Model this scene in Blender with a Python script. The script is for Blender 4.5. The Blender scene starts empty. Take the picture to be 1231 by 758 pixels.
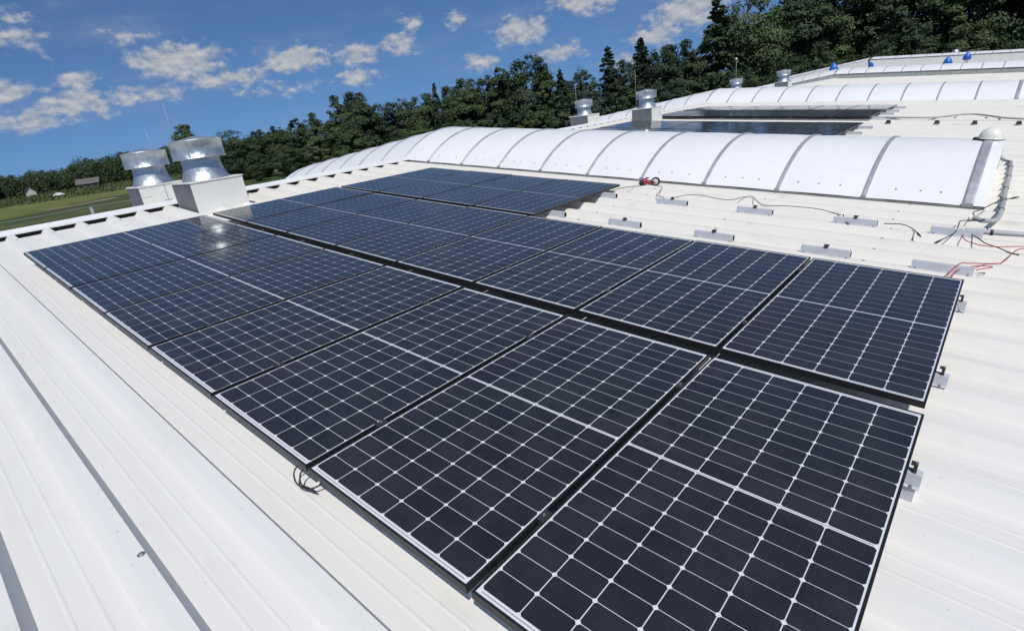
import bpy, bmesh, math, random
import numpy as np
from mathutils import Matrix, Vector

random.seed(7)
rng = np.random.default_rng(11)
SC = bpy.context.scene
COL = SC.collection
R_ = math.radians

# ------------------------------------------------------------------ frames
SLOPE = R_(5.4)                       # the roof climbs 5.4 degrees towards its ridge
H0 = 8.5                              # height of the panel plane's origin above the field
MR = Matrix.Translation((0, 0, H0)) @ Matrix.Rotation(SLOPE, 4, 'Y')   # roof frame -> world


def to_world(x, y, z):
    return MR @ Vector((x, y, z))


# ------------------------------------------------------------------ camera
cam_d = bpy.data.cameras.new('camera')
cam = bpy.data.objects.new('camera', cam_d)
COL.objects.link(cam)
cam_d.sensor_width = 36.0
cam_d.lens = 36.0 * 657.1 / 1231.0
cam_d.clip_start = 0.05
cam_d.clip_end = 6000
rx = Vector((0.75602699, 0.65219408, -0.05537211))
ry = Vector((0.22666147, -0.34022952, -0.91261627))
rz = Vector((-0.61404215, 0.67741181, -0.40504997))
Rc = Matrix((rx, -ry, -rz)).transposed().to_4x4()
cam.matrix_world = MR @ (Matrix.Translation((1.0567, -0.8677, 1.6334)) @ Rc)
SC.camera = cam

# ------------------------------------------------------------------ sun, sky, exposure
sun_dir = (MR.to_3x3() @ Vector((0.40, -0.36, 0.84))).normalized()
sun_el = math.asin(sun_dir.z)
sd = bpy.data.lights.new('sun', 'SUN')
sd.energy = 3.9
sd.angle = R_(0.53)
sd.color = (1.0, 0.965, 0.91)
sun = bpy.data.objects.new('sun', sd)
COL.objects.link(sun)
sun.rotation_euler = sun_dir.to_track_quat('Z', 'Y').to_euler()
sun.location = (20, -20, 60)

SC.view_settings.view_transform = 'Standard'
SC.view_settings.look = 'None'
SC.view_settings.exposure = 0.0
SC.view_settings.gamma = 1.0
SC.view_settings.use_curve_mapping = False
SC.cycles.max_bounces = 6
SC.cycles.use_denoising = True

world = bpy.data.worlds.new('World')
SC.world = world
world.use_nodes = True
wt = world.node_tree
wt.nodes.clear()


class NT:
    """tiny helper around a node tree"""
    def __init__(s, t):
        s.t = t

    def n(s, typ, **kw):
        nd = s.t.nodes.new(typ)
        for k, v in kw.items():
            setattr(nd, k, v)
        return nd

    def link(s, a, b):
        s.t.links.new(a, b)

    def val(s, sock, v):
        if hasattr(v, 'is_output'):
            s.link(v, sock)
        else:
            sock.default_value = v

    def math(s, op, a, b=0.0, c=None, clamp=False):
        nd = s.n('ShaderNodeMath', operation=op)
        nd.use_clamp = clamp
        s.val(nd.inputs[0], a)
        s.val(nd.inputs[1], b)
        if c is not None:
            s.val(nd.inputs[2], c)
        return nd.outputs[0]

    def vmath(s, op, a, b=(0, 0, 0)):
        nd = s.n('ShaderNodeVectorMath', operation=op)
        s.val(nd.inputs[0], a)
        s.val(nd.inputs[1], b)
        return nd.outputs['Value'] if op in ('LENGTH', 'DOT_PRODUCT') else nd.outputs[0]

    def mix(s, fac, a, b, blend='MIX'):
        nd = s.n('ShaderNodeMix', data_type='RGBA', blend_type=blend)
        s.val(nd.inputs[0], fac)
        s.val(nd.inputs[6], a if hasattr(a, 'is_output') else (*a[:3], 1))
        s.val(nd.inputs[7], b if hasattr(b, 'is_output') else (*b[:3], 1))
        return nd.outputs[2]

    def noise(s, vec, scale, detail=4, rough=0.55, dim='3D'):
        nd = s.n('ShaderNodeTexNoise')
        nd.noise_dimensions = dim
        if vec is not None:
            s.link(vec, nd.inputs['Vector'])
        nd.inputs['Scale'].default_value = scale
        nd.inputs['Detail'].default_value = detail
        nd.inputs['Roughness'].default_value = rough
        return nd.outputs['Fac']

    def ramp(s, fac, stops):
        nd = s.n('ShaderNodeValToRGB')
        cr = nd.color_ramp
        while len(cr.elements) < len(stops):
            cr.elements.new(0.5)
        for e, (p, c) in zip(cr.elements, stops):
            e.position = p
            e.color = (*c, 1) if len(c) == 3 else c
        s.val(nd.inputs[0], fac)
        return nd.outputs[0]

    def smooth(s, v, lo, hi):
        nd = s.n('ShaderNodeMapRange', interpolation_type='SMOOTHSTEP')
        s.val(nd.inputs[0], v)
        nd.inputs[1].default_value = lo
        nd.inputs[2].default_value = hi
        return nd.outputs[0]


W = NT(wt)
out = W.n('ShaderNodeOutputWorld')
bg = W.n('ShaderNodeBackground')
bg.inputs['Strength'].default_value = 0.086
tc = W.n('ShaderNodeTexCoord')
dirv = tc.outputs['Generated']
sky = W.n('ShaderNodeTexSky')
sky.sky_type = 'NISHITA'
sky.sun_disc = False
sky.sun_elevation = sun_el
sky.sun_rotation = math.atan2(sun_dir.x, sun_dir.y)
sky.altitude = 200
sky.air_density = 1.0
sky.dust_density = 0.3
sky.ozone_density = 2.0
lift = W.vmath('NORMALIZE', W.vmath('ADD', dirv, (0, 0, 0.20)))   # clear air: little pale haze over the horizon
W.link(lift, sky.inputs['Vector'])
skycol = W.mix(1.0, sky.outputs[0], (0.66, 0.90, 1.13), 'MULTIPLY')
# cumulus: flattened puffs at given azimuth / elevation, torn by noise
sep = W.n('ShaderNodeSeparateXYZ')
W.link(dirv, sep.inputs[0])
az = W.math('MULTIPLY', W.math('ARCTAN2', W.math('MULTIPLY', sep.outputs[0], -1.0), sep.outputs[1]), 57.2958)
el = W.math('MULTIPLY', W.math('ARCSINE', sep.outputs[2]), 57.2958)
cmb = W.n('ShaderNodeCombineXYZ')
W.link(az, cmb.inputs[0])
W.link(el, cmb.inputs[1])
p0 = cmb.outputs[0]
wn = W.n('ShaderNodeTexNoise')
W.link(p0, wn.inputs['Vector'])
wn.inputs['Scale'].default_value = 0.55
wn.inputs['Detail'].default_value = 5
wn.inputs['Roughness'].default_value = 0.6
warp = W.vmath('MULTIPLY', W.vmath('SUBTRACT', wn.outputs['Color'], (0.5, 0.5, 0.5)), (2.4, 1.3, 0))
pw = W.vmath('ADD', p0, warp)
# azimuth, elevation, half width, half height, density
CLOUDS = [(69.6, 7.5, 3.6, 1.05, 1.05), (66.3, 5.9, 5.4, .6, .7), (77.0, 6.6, 1.7, .6, .8), (77.4, 5.0, 2.6, .9, .9),
          (73.0, 5.2, 3.4, .6, .65), (79.5, 9.5, 1.7, .7, .6), (79.3, 11.0, 1.4, .6, .5), (72.4, 9.6, 2.0, .5, .6),
          (81.4, 6.2, 1.6, .7, .8), (80.6, 3.9, 2.6, .7, .7), (60.2, 6.9, 3.0, .85, 1.0), (54.9, 6.7, 2.0, .75, .9),
          (55.1, 4.9, 1.9, .6, .9), (50.8, 7.2, 1.7, .6, .9), (49.3, 8.8, 1.3, .55, .75), (45.3, 8.5, 1.3, .55, .65),
          (39.4, 6.9, 2.6, 1.0, .95), (43.3, 4.8, 1.9, .6, .8), (35.8, 4.7, 2.3, .7, .7), (33.0, 8.7, 4.0, .9, .95),
          (24.3, 6.4, 3.6, 1.3, .9), (27.0, 4.9, 2.6, .8, .8), (62.0, 4.6, 4.0, .5, .4), (30.0, 3.2, 3.0, .6, .5),
          (95, 9, 6, 1.4, .9), (10, 12, 7, 1.6, .9), (-20, 9, 6, 1.3, .9), (130, 14, 7, 1.6, .8)]
acc = None
accs = None
for (ca, ce, cw, ch, dn) in CLOUDS:
    q = W.vmath('MULTIPLY', W.vmath('SUBTRACT', pw, (ca, ce, 0)), (1 / (cw * 1.25), 1 / (ch * 1.75), 0))
    v = W.math('MULTIPLY', W.math('SUBTRACT', 1.0, W.vmath('LENGTH', q)), dn)
    sp = W.n('ShaderNodeSeparateXYZ')
    W.link(q, sp.inputs[0])
    acc = v if acc is None else W.math('MAXIMUM', acc, v)
pf = W.vmath('MULTIPLY', p0, (.8, 1.25, 0))
fine = W.noise(pf, 0.95, 9, 0.60)
dens = W.math('ADD', acc, W.math('MULTIPLY', W.math('SUBTRACT', fine, 0.5), 1.7))
cover = W.math('MULTIPLY', W.smooth(dens, 0.04, 0.66), 0.84)
thin = W.noise(W.vmath('MULTIPLY', p0, (0.35, 1.0, 0)), 0.33, 6, 0.6)
veil = W.math('MULTIPLY', W.smooth(thin, 0.46, 0.85), 0.26)
cover = W.math('MAXIMUM', cover, veil)
fine_up = W.noise(W.vmath('ADD', pf, (-.12, .42, 0)), 0.95, 5, 0.55)          # lit tops, greyer undersides
lit = W.math('ADD', W.math('MULTIPLY', W.math('SUBTRACT', fine, fine_up), 2.2), W.math('ADD', W.math('MULTIPLY', dens, .40), .14), clamp=True)
ccol = W.mix(lit, (4.0, 4.4, 5.1), (7.1, 7.0, 6.9))
W.link(W.mix(cover, skycol, ccol), bg.inputs['Color'])
W.link(bg.outputs[0], out.inputs[0])


# ------------------------------------------------------------------ materials
def new_mat(name):
    m = bpy.data.materials.new(name)
    m.use_nodes = True
    t = NT(m.node_tree)
    b = m.node_tree.nodes['Principled BSDF']
    return m, t, b


def pmat(name, col, rough=0.5, metal=0.0, spec=0.5, coat=0.0, vary=0.0, vscale=8.0, bump=0.0, bscale=60.0):
    m, t, b = new_mat(name)
    b.inputs['Roughness'].default_value = rough
    b.inputs['Metallic'].default_value = metal
    b.inputs['Specular IOR Level'].default_value = spec
    b.inputs['Coat Weight'].default_value = coat
    if vary:
        co = t.n('ShaderNodeTexCoord').outputs['Object']
        f = t.noise(co, vscale, 5, 0.6)
        lo = [c * (1 - vary) for c in col]
        hi = [min(1, c * (1 + vary)) for c in col]
        t.link(t.mix(t.smooth(f, .3, .7), lo, hi), b.inputs['Base Color'])
    else:
        b.inputs['Base Color'].default_value = (*col, 1)
    if bump:
        co = t.n('ShaderNodeTexCoord').outputs['Object']
        bp = t.n('ShaderNodeBump')
        bp.inputs['Strength'].default_value = bump
        bp.inputs['Distance'].default_value = 0.01
        t.link(t.noise(co, bscale, 3, .5), bp.inputs['Height'])
        t.link(bp.outputs[0], b.inputs['Normal'])
    return m


M = {}
# painted roof sheet: warm white with streaks of dirt that run with the fall, and scattered scuffs
m, t, b = new_mat('roof_paint')
co = t.n('ShaderNodeTexCoord').outputs['Object']
st = t.noise(t.vmath('MULTIPLY', co, (0.55, 7.0, 1)), 1.0, 6, .62)
big = t.noise(co, 0.35, 4, .55)
sp = t.noise(co, 34.0, 3, .6)
blot = t.noise(t.vmath('MULTIPLY', co, (1.0, 2.0, 1)), 2.6, 6, .68)
sy_ = t.n('ShaderNodeSeparateXYZ')
t.link(co, sy_.inputs[0])
far_mix = t.math('ADD', t.smooth(sy_.outputs[1], .5, 5.5), t.math('MULTIPLY', t.math('SUBTRACT', big, .5), 1.2), clamp=True)   # creamier tone and heavier dirt farther along the roof
c1 = t.mix(far_mix, (.672, .662, .634), (.692, .667, .610))
c2 = t.mix(t.math('MULTIPLY', t.smooth(st, .48, .78), t.math('MULTIPLY_ADD', far_mix, .25, .28)), c1, (.55, .52, .44))
c3 = t.mix(t.math('MULTIPLY', t.smooth(blot, .56, .74), t.math('MULTIPLY_ADD', far_mix, .28, .16)), c2, (.50, .45, .36))
smud = t.noise(t.vmath('MULTIPLY', co, (1.6, 5.0, 1)), 2.2, 8, .72)
c3 = t.mix(t.math('MULTIPLY', t.smooth(smud, .50, .80), t.math('MULTIPLY_ADD', far_mix, .22, .14)), c3, (.42, .41, .38))
c4 = t.mix(t.math('MULTIPLY', t.smooth(sp, .69, .77), .6), c3, (.30, .27, .22))
t.link(c4, b.inputs['Base Color'])
b.inputs['Roughness'].default_value = .55
b.inputs['Specular IOR Level'].default_value = .18
bp = t.n('ShaderNodeBump')
bp.inputs['Strength'].default_value = .12
bp.inputs['Distance'].default_value = .02
t.link(t.noise(t.vmath('MULTIPLY', co, (.6, 3.0, 1)), 3.0, 3, .5), bp.inputs['Height'])
t.link(bp.outputs[0], b.inputs['Normal'])
M['roof'] = m
M['cap'] = pmat('ridge_flashing', (.76, .76, .74), .42, vary=.05, vscale=2.5)
M['notchdark'] = pmat('notch_shade', (.018, .018, .017), .9)  # near-black, stands in for the shade under the ridge cap
M['boxwhite'] = pmat('curb_white_sheet', (.72, .71, .66), .45, vary=.05, vscale=3)
m, t, b = new_mat('polycarbonate')
co = t.n('ShaderNodeTexCoord').outputs['Object']
f = t.noise(co, .8, 5, .6)
st = t.noise(t.vmath('MULTIPLY', co, (6.0, .8, .8)), 1.0, 5, .6)
sp = t.noise(co, 22, 2, .5)
c = t.mix(t.smooth(f, .3, .7), (.715, .715, .712), (.755, .752, .745))
c = t.mix(t.math('MULTIPLY', t.smooth(st, .55, .8), .25), c, (.62, .63, .62))
c = t.mix(t.math('MULTIPLY', t.smooth(sp, .73, .80), .45), c, (.40, .42, .40))
t.link(c, b.inputs['Base Color'])
b.inputs['Roughness'].default_value = .38
b.inputs['Specular IOR Level'].default_value = .5
M['poly'] = m
M['alu'] = pmat('mill_aluminium', (.55, .56, .58), .45, metal=.6, vary=.10, vscale=14)
M['alugrey'] = pmat('weathered_aluminium', (.40, .405, .425), .5, metal=.4, vary=.14, vscale=9)
M['curb'] = pmat('curb_sheet', (.40, .41, .38), .5, metal=.2, vary=.12, vscale=5)
M['gutterdark'] = pmat('skylight_channel', (.20, .20, .185), .55, metal=.3, vary=.2, vscale=9)
M['frame'] = pmat('black_anodised', (.016, .016, .017), .38, spec=.4)
M['raildark'] = pmat('rail_hollow_shade', (.02, .02, .02), .8)  # shade inside the open rail ends, painted near-black
M['railface'] = pmat('rail_aluminium', (.52, .53, .57), .55, metal=.15, vary=.07, vscale=16)
M['clamp'] = pmat('black_clamp', (.03, .03, .03), .5)
M['bolt'] = pmat('steel_bolt', (.16, .16, .16), .5, metal=.8)
M['black'] = pmat('cable_black', (.02, .02, .021), .5)
M['red'] = pmat('cable_red', (.45, .06, .07), .5)
M['conduit'] = pmat('grey_conduit', (.36, .37, .37), .55, vary=.1, vscale=8)
M['wire'] = pmat('zinc_wire', (.55, .56, .55), .45, metal=.5)
M['rod'] = pmat('grey_rod', (.30, .29, .29), .5, metal=.3)
M['rubber'] = pmat('black_rubber', (.025, .025, .025), .75)
M['blue'] = pmat('blue_plastic', (.02, .13, .48), .4)
M['toolred'] = pmat('red_plastic', (.24, .022, .028), .5, vary=.35, vscale=22)
M['toolgrey'] = pmat('grey_disc', (.55, .54, .52), .6)
M['helmet'] = pmat('helmet_shell', (.74, .71, .63), .22, coat=.4)
M['padding'] = pmat('helmet_padding', (.02, .02, .022), .8)
M['wall'] = pmat('wall_cladding', (.55, .55, .52), .5, vary=.06, vscale=1)

# galvanised sheet with spangle
m, t, b = new_mat('galvanised_sheet')
co = t.n('ShaderNodeTexCoord').outputs['Object']
vo = t.n('ShaderNodeTexVoronoi')
t.link(co, vo.inputs['Vector'])
vo.inputs['Scale'].default_value = 26
f = t.noise(co, 5, 5, .6)
c = t.mix(t.smooth(f, .3, .7), (.43, .47, .50), (.56, .60, .63))
sepc = t.n('ShaderNodeSeparateColor')
t.link(vo.outputs['Color'], sepc.inputs[0])
c = t.mix(t.math('MULTIPLY', sepc.outputs[0], .14), c, (.42, .45, .49))
t.link(c, b.inputs['Base Color'])
b.inputs['Metallic'].default_value = .8
rr = t.math('ADD', .36, t.math('MULTIPLY', sepc.outputs[1], .16))
t.link(rr, b.inputs['Roughness'])
bp = t.n('ShaderNodeBump')
bp.inputs['Strength'].default_value = .55
bp.inputs['Distance'].default_value = .04
t.link(t.noise(co, 4.5, 3, .5), bp.inputs['Height'])
t.link(bp.outputs[0], b.inputs['Normal'])
M['galv'] = m

M['greyside'] = pmat('dark_grey_sheet', (.155, .175, .180), .5, metal=.25, vary=.10, vscale=4)
# solar cells under glass
m, t, b = new_mat('solar_cell')
geo = t.n('ShaderNodeNewGeometry')
co = t.n('ShaderNodeTexCoord').outputs['Object']
sx = t.n('ShaderNodeSeparateXYZ')
t.link(co, sx.inputs[0])
bus = t.math('PINGPONG', sx.outputs[0], .00925)          # nine thin busbars to a cell
busm = t.smooth(bus, .0010, .0002)
base = t.mix(geo.outputs['Random Per Island'], (.0125, .0128, .0170), (.0180, .0184, .0235))
base = t.mix(t.math('MULTIPLY', busm, .09), base, (.12, .12, .13))
oi = t.n('ShaderNodeObjectInfo')
off = t.n('ShaderNodeCombineXYZ')
t.link(t.math('MULTIPLY', oi.outputs['Random'], 50.0), off.inputs[0])
cv = t.vmath('ADD', co, off.outputs[0])
dust = t.noise(cv, 3.0, 6, .65)
base = t.mix(t.math('MULTIPLY', t.smooth(dust, .30, .8), .035), base, (.45, .43, .40))
t.link(base, b.inputs['Base Color'])
b.inputs['Roughness'].default_value = .45
b.inputs['Specular IOR Level'].default_value = .15
b.inputs['Coat Weight'].default_value = 1.0
b.inputs['Coat Roughness'].default_value = .075
b.inputs['Coat IOR'].default_value = 1.34
b.inputs['Sheen Weight'].default_value = .05
b.inputs['Sheen Roughness'].default_value = .45
b.inputs['Sheen Tint'].default_value = (.75, .82, .95, 1)
M['cell'] = m
m, t, b = new_mat('white_backsheet')
b.inputs['Base Color'].default_value = (.66, .67, .70, 1)
b.inputs['Roughness'].default_value = .5
b.inputs['Coat Weight'].default_value = 1.0
b.inputs['Coat Roughness'].default_value = .075
b.inputs['Coat IOR'].default_value = 1.34
M['back'] = m
m, t, b = new_mat('tinned_ribbon')
b.inputs['Base Color'].default_value = (.12, .12, .13, 1)
b.inputs['Roughness'].default_value = .4
b.inputs['Coat Weight'].default_value = 1.0
M['ribbon'] = m

# foliage
def leaf_mat(name, a, c):
    m, t, b = new_mat(name)
    g = t.n('ShaderNodeNewGeometry')
    oi = t.n('ShaderNodeObjectInfo')
    k = t.mix(g.outputs['Random Per Island'], a, c)
    tint = t.mix(oi.outputs['Random'], (.62, .74, .78), (1.22, 1.18, .95))
    t.link(t.mix(1.0, k, tint, 'MULTIPLY'), b.inputs['Base Color'])
    b.inputs['Roughness'].default_value = .6
    b.inputs['Specular IOR Level'].default_value = .25
    return m


M['leaf'] = leaf_mat('broadleaf_foliage', (.042, .066, .030), (.068, .096, .042))
M['needle'] = leaf_mat('conifer_foliage', (.034, .056, .036), (.050, .076, .045))
M['pale'] = leaf_mat('pale_foliage', (.045, .065, .035), (.11, .135, .085))
M['weed'] = leaf_mat('weed_foliage', (.060, .074, .030), (.095, .105, .045))
M['bark'] = pmat('bark', (.045, .038, .030), .9, vary=.3, vscale=3)

# ------------------------------------------------------------------ mesh helpers
def link(name, me, parent=None, mats=()):
    o = bpy.data.objects.new(name, me)
    COL.objects.link(o)
    if parent is not None:
        o.parent = parent
    for mm in mats:
        if mm.name not in [x.name for x in me.materials if x]:
            me.materials.append(mm)
    return o


def tag(o, label=None, cat=None, group=None, kind=None):
    if label:
        o['label'] = label
    if cat:
        o['category'] = cat
    if group:
        o['group'] = group
    if kind:
        o['kind'] = kind
    return o


def empty(name, mat):
    o = bpy.data.objects.new(name, None)
    COL.objects.link(o)
    o.empty_display_size = .2
    o.matrix_world = mat
    return o


def on_roof(x, y, z=0.0, rotz=0.0):
    return MR @ Matrix.Translation((x, y, z)) @ Matrix.Rotation(rotz, 4, 'Z')


class MB:
    """collects shapes into ONE mesh"""
    def __init__(s):
        s.v, s.f, s.mi, s.sm = [], [], [], []

    def add(s, verts, faces, mi=0, smooth=False):
        o = len(s.v)
        s.v += [tuple(p) for p in verts]
        s.f += [tuple(i + o for i in fc) for fc in faces]
        s.mi += [mi] * len(faces)
        s.sm += [smooth] * len(faces)

    def box(s, x0, x1, y0, y1, z0, z1, mi=0, T=None, bev=0.0):
        if bev > 0:
            bm = bmesh.new()
            bmesh.ops.create_cube(bm, size=1)
            for v in bm.verts:
                v.co = Vector(((x0 + x1) / 2 + v.co.x * (x1 - x0), (y0 + y1) / 2 + v.co.y * (y1 - y0), (z0 + z1) / 2 + v.co.z * (z1 - z0)))
            bmesh.ops.bevel(bm, geom=bm.edges[:], offset=bev, segments=2, affect='EDGES', profile=.5)
            vs = [v.co.copy() for v in bm.verts]
            bm.verts.index_update()
            fs = [[v.index for v in f.verts] for f in bm.faces]
            bm.free()
        else:
            vs = [Vector(p) for p in ((x0, y0, z0), (x1, y0, z0), (x1, y1, z0), (x0, y1, z0), (x0, y0, z1), (x1, y0, z1), (x1, y1, z1), (x0, y1, z1))]
            fs = [(0, 3, 2, 1), (4, 5, 6, 7), (0, 1, 5, 4), (1, 2, 6, 5), (2, 3, 7, 6), (3, 0, 4, 7)]
        if T is not None:
            vs = [T @ v for v in vs]
        s.add(vs, fs, mi)

    def lathe(s, prof, n=32, c=(0, 0, 0), mi=0, smooth=True, T=None):
        vs, fs = [], []
        for (r, z) in prof:
            for k in range(n):
                a = 2 * math.pi * k / n
                vs.append(Vector((c[0] + r * math.cos(a), c[1] + r * math.sin(a), c[2] + z)))
        for i in range(len(prof) - 1):
            for k in range(n):
                k2 = (k + 1) % n
                fs.append((i * n + k, i * n + k2, (i + 1) * n + k2, (i + 1) * n + k))
        if T is not None:
            vs = [T @ v for v in vs]
        s.add(vs, fs, mi, smooth)

    def tube(s, pts, r, n=8, mi=0, caps=True):
        pts = [Vector(p) for p in pts]
        rad = r if hasattr(r, '__len__') else [r] * len(pts)
        vs, fs = [], []
        up = Vector((0, 0, 1))
        for i, p in enumerate(pts):
            d = (pts[min(i + 1, len(pts) - 1)] - pts[max(i - 1, 0)]).normalized()
            a = d.cross(up)
            if a.length < 1e-3:
                a = d.cross(Vector((0, 1, 0)))
            a.normalize()
            bb = d.cross(a)
            for k in range(n):
                t_ = 2 * math.pi * k / n
                vs.append(p + (a * math.cos(t_) + bb * math.sin(t_)) * rad[i])
        for i in range(len(pts) - 1):
            for k in range(n):
                k2 = (k + 1) % n
                fs.append((i * n + k, i * n + k2, (i + 1) * n + k2, (i + 1) * n + k))
        if caps:
            fs.append(tuple(range(n - 1, -1, -1)))
            fs.append(tuple(range((len(pts) - 1) * n, len(pts) * n)))
        s.add(vs, fs, mi, True)

    def build(s, name, mats, parent=None):
        me = bpy.data.meshes.new(name)
        me.from_pydata(s.v, [], s.f)
        mats = mats if isinstance(mats, (list, tuple)) else [mats]
        for mm in mats:
            me.materials.append(mm)
        me.polygons.foreach_set('material_index', s.mi)
        me.polygons.foreach_set('use_smooth', s.sm)
        me.update()
        o = bpy.data.objects.new(name, me)
        COL.objects.link(o)
        if parent is not None:
            o.parent = parent
        return o


def spline(pts, n=8):
    """Catmull-Rom through pts"""
    P = [Vector(p) for p in pts]
    P = [P[0] * 2 - P[1]] + P + [P[-1] * 2 - P[-2]]
    o = []
    for i in range(1, len(P) - 2):
        for k in range(n):
            t_ = k / n
            a, b_, c, d = P[i - 1], P[i], P[i + 1], P[i + 2]
            o.append(.5 * ((2 * b_) + (c - a) * t_ + (2 * a - 5 * b_ + 4 * c - d) * t_ ** 2 + (3 * b_ - a - 3 * c + d) * t_ ** 3))
    o.append(P[-2])
    return o


# ------------------------------------------------------------------ the ground and its fields
XR = -9.75                            # ridge, in roof coordinates
ZP, ZT = -0.175, -0.100               # pan and rib top of the sheet, below the panel plane
PITCH, RIB0 = 0.418, -0.27            # rib spacing and the centre of one rib

m, t, b = new_mat('field_ground')
co = t.n('ShaderNodeTexCoord').outputs['Object']
sx = t.n('ShaderNodeSeparateXYZ')
t.link(co, sx.inputs[0])
n1 = t.noise(co, .012, 5, .6)
n2 = t.noise(co, .16, 6, .65)
n3 = t.noise(t.vmath('MULTIPLY', co, (.22, .045, 1)), 1.0, 7, .68)
# distance from the building, with wavering field borders that are not quite square to it
dist = t.math('ADD', t.math('MULTIPLY', sx.outputs[0], -1.0), t.math('MULTIPLY', sx.outputs[1], -.55))
dist = t.math('ADD', dist, t.math('MULTIPLY', t.math('SUBTRACT', n1, .5), 60))
dn_ = t.math('DIVIDE', dist, 800.0)
zones = t.ramp(dn_, [(0, (.042, .072, .026)), (.185, (.050, .088, .030)), (.205, (.105, .110, .050)), (.225, (.060, .095, .036)), (.250, (.060, .078, .034)),
                     (.262, (.140, .168, .045)), (.355, (.170, .190, .060)), (.375, (.075, .082, .036)), (.48, (.085, .088, .042)), (.56, (.045, .058, .026)),
                     (1.0, (.04, .055, .025))])
gc = t.mix(t.smooth(n2, .3, .72), zones, t.mix(1.0, zones, (.62, .62, .60), 'MULTIPLY'))
gc = t.mix(t.math('MULTIPLY', t.smooth(n3, .46, .74), .6), gc, (.12, .105, .055))
t.link(gc, b.inputs['Base Color'])
b.inputs['Roughness'].default_value = .95
b.inputs['Specular IOR Level'].default_value = .1
M['ground'] = m
g = MB()
N = 80
vs, fs = [], []
for i in range(N + 1):
    for j in range(N + 1):
        x = -3000 + 6000 * i / N
        y = -3000 + 6000 * j / N
        d = math.hypot(x, y)
        z = 0 if d < 450 else (math.sin(x * .004 + 1) + math.cos(y * .005)) * min(4, (d - 450) * .004)
        vs.append((x, y, z))
for i in range(N):
    for j in range(N):
        a = i * (N + 1) + j
        fs.append((a, a + N + 1, a + N + 2, a + 1))
g.add(vs, fs, 0, True)
tag(g.build('ground', M['ground']), kind='structure')

# a bare strip of earth between the crops
g = MB()
pts = [(-224 + 3 * math.sin(k * .7), 30 + k * 3.0) for k in range(8)]
vs = []
for k, (x, y) in enumerate(pts):
    w = 3.2 + 1.0 * math.sin(k * 1.3)
    vs += [(x - w, y, .03), (x + w, y + 1.0, .03)]
g.add(vs, [(2 * k, 2 * k + 1, 2 * k + 3, 2 * k + 2) for k in range(len(pts) - 1)])
tag(g.build('dirt_path', pmat('bare_earth', (.22, .17, .11), .95, vary=.25, vscale=.3)), kind='structure')

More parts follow.
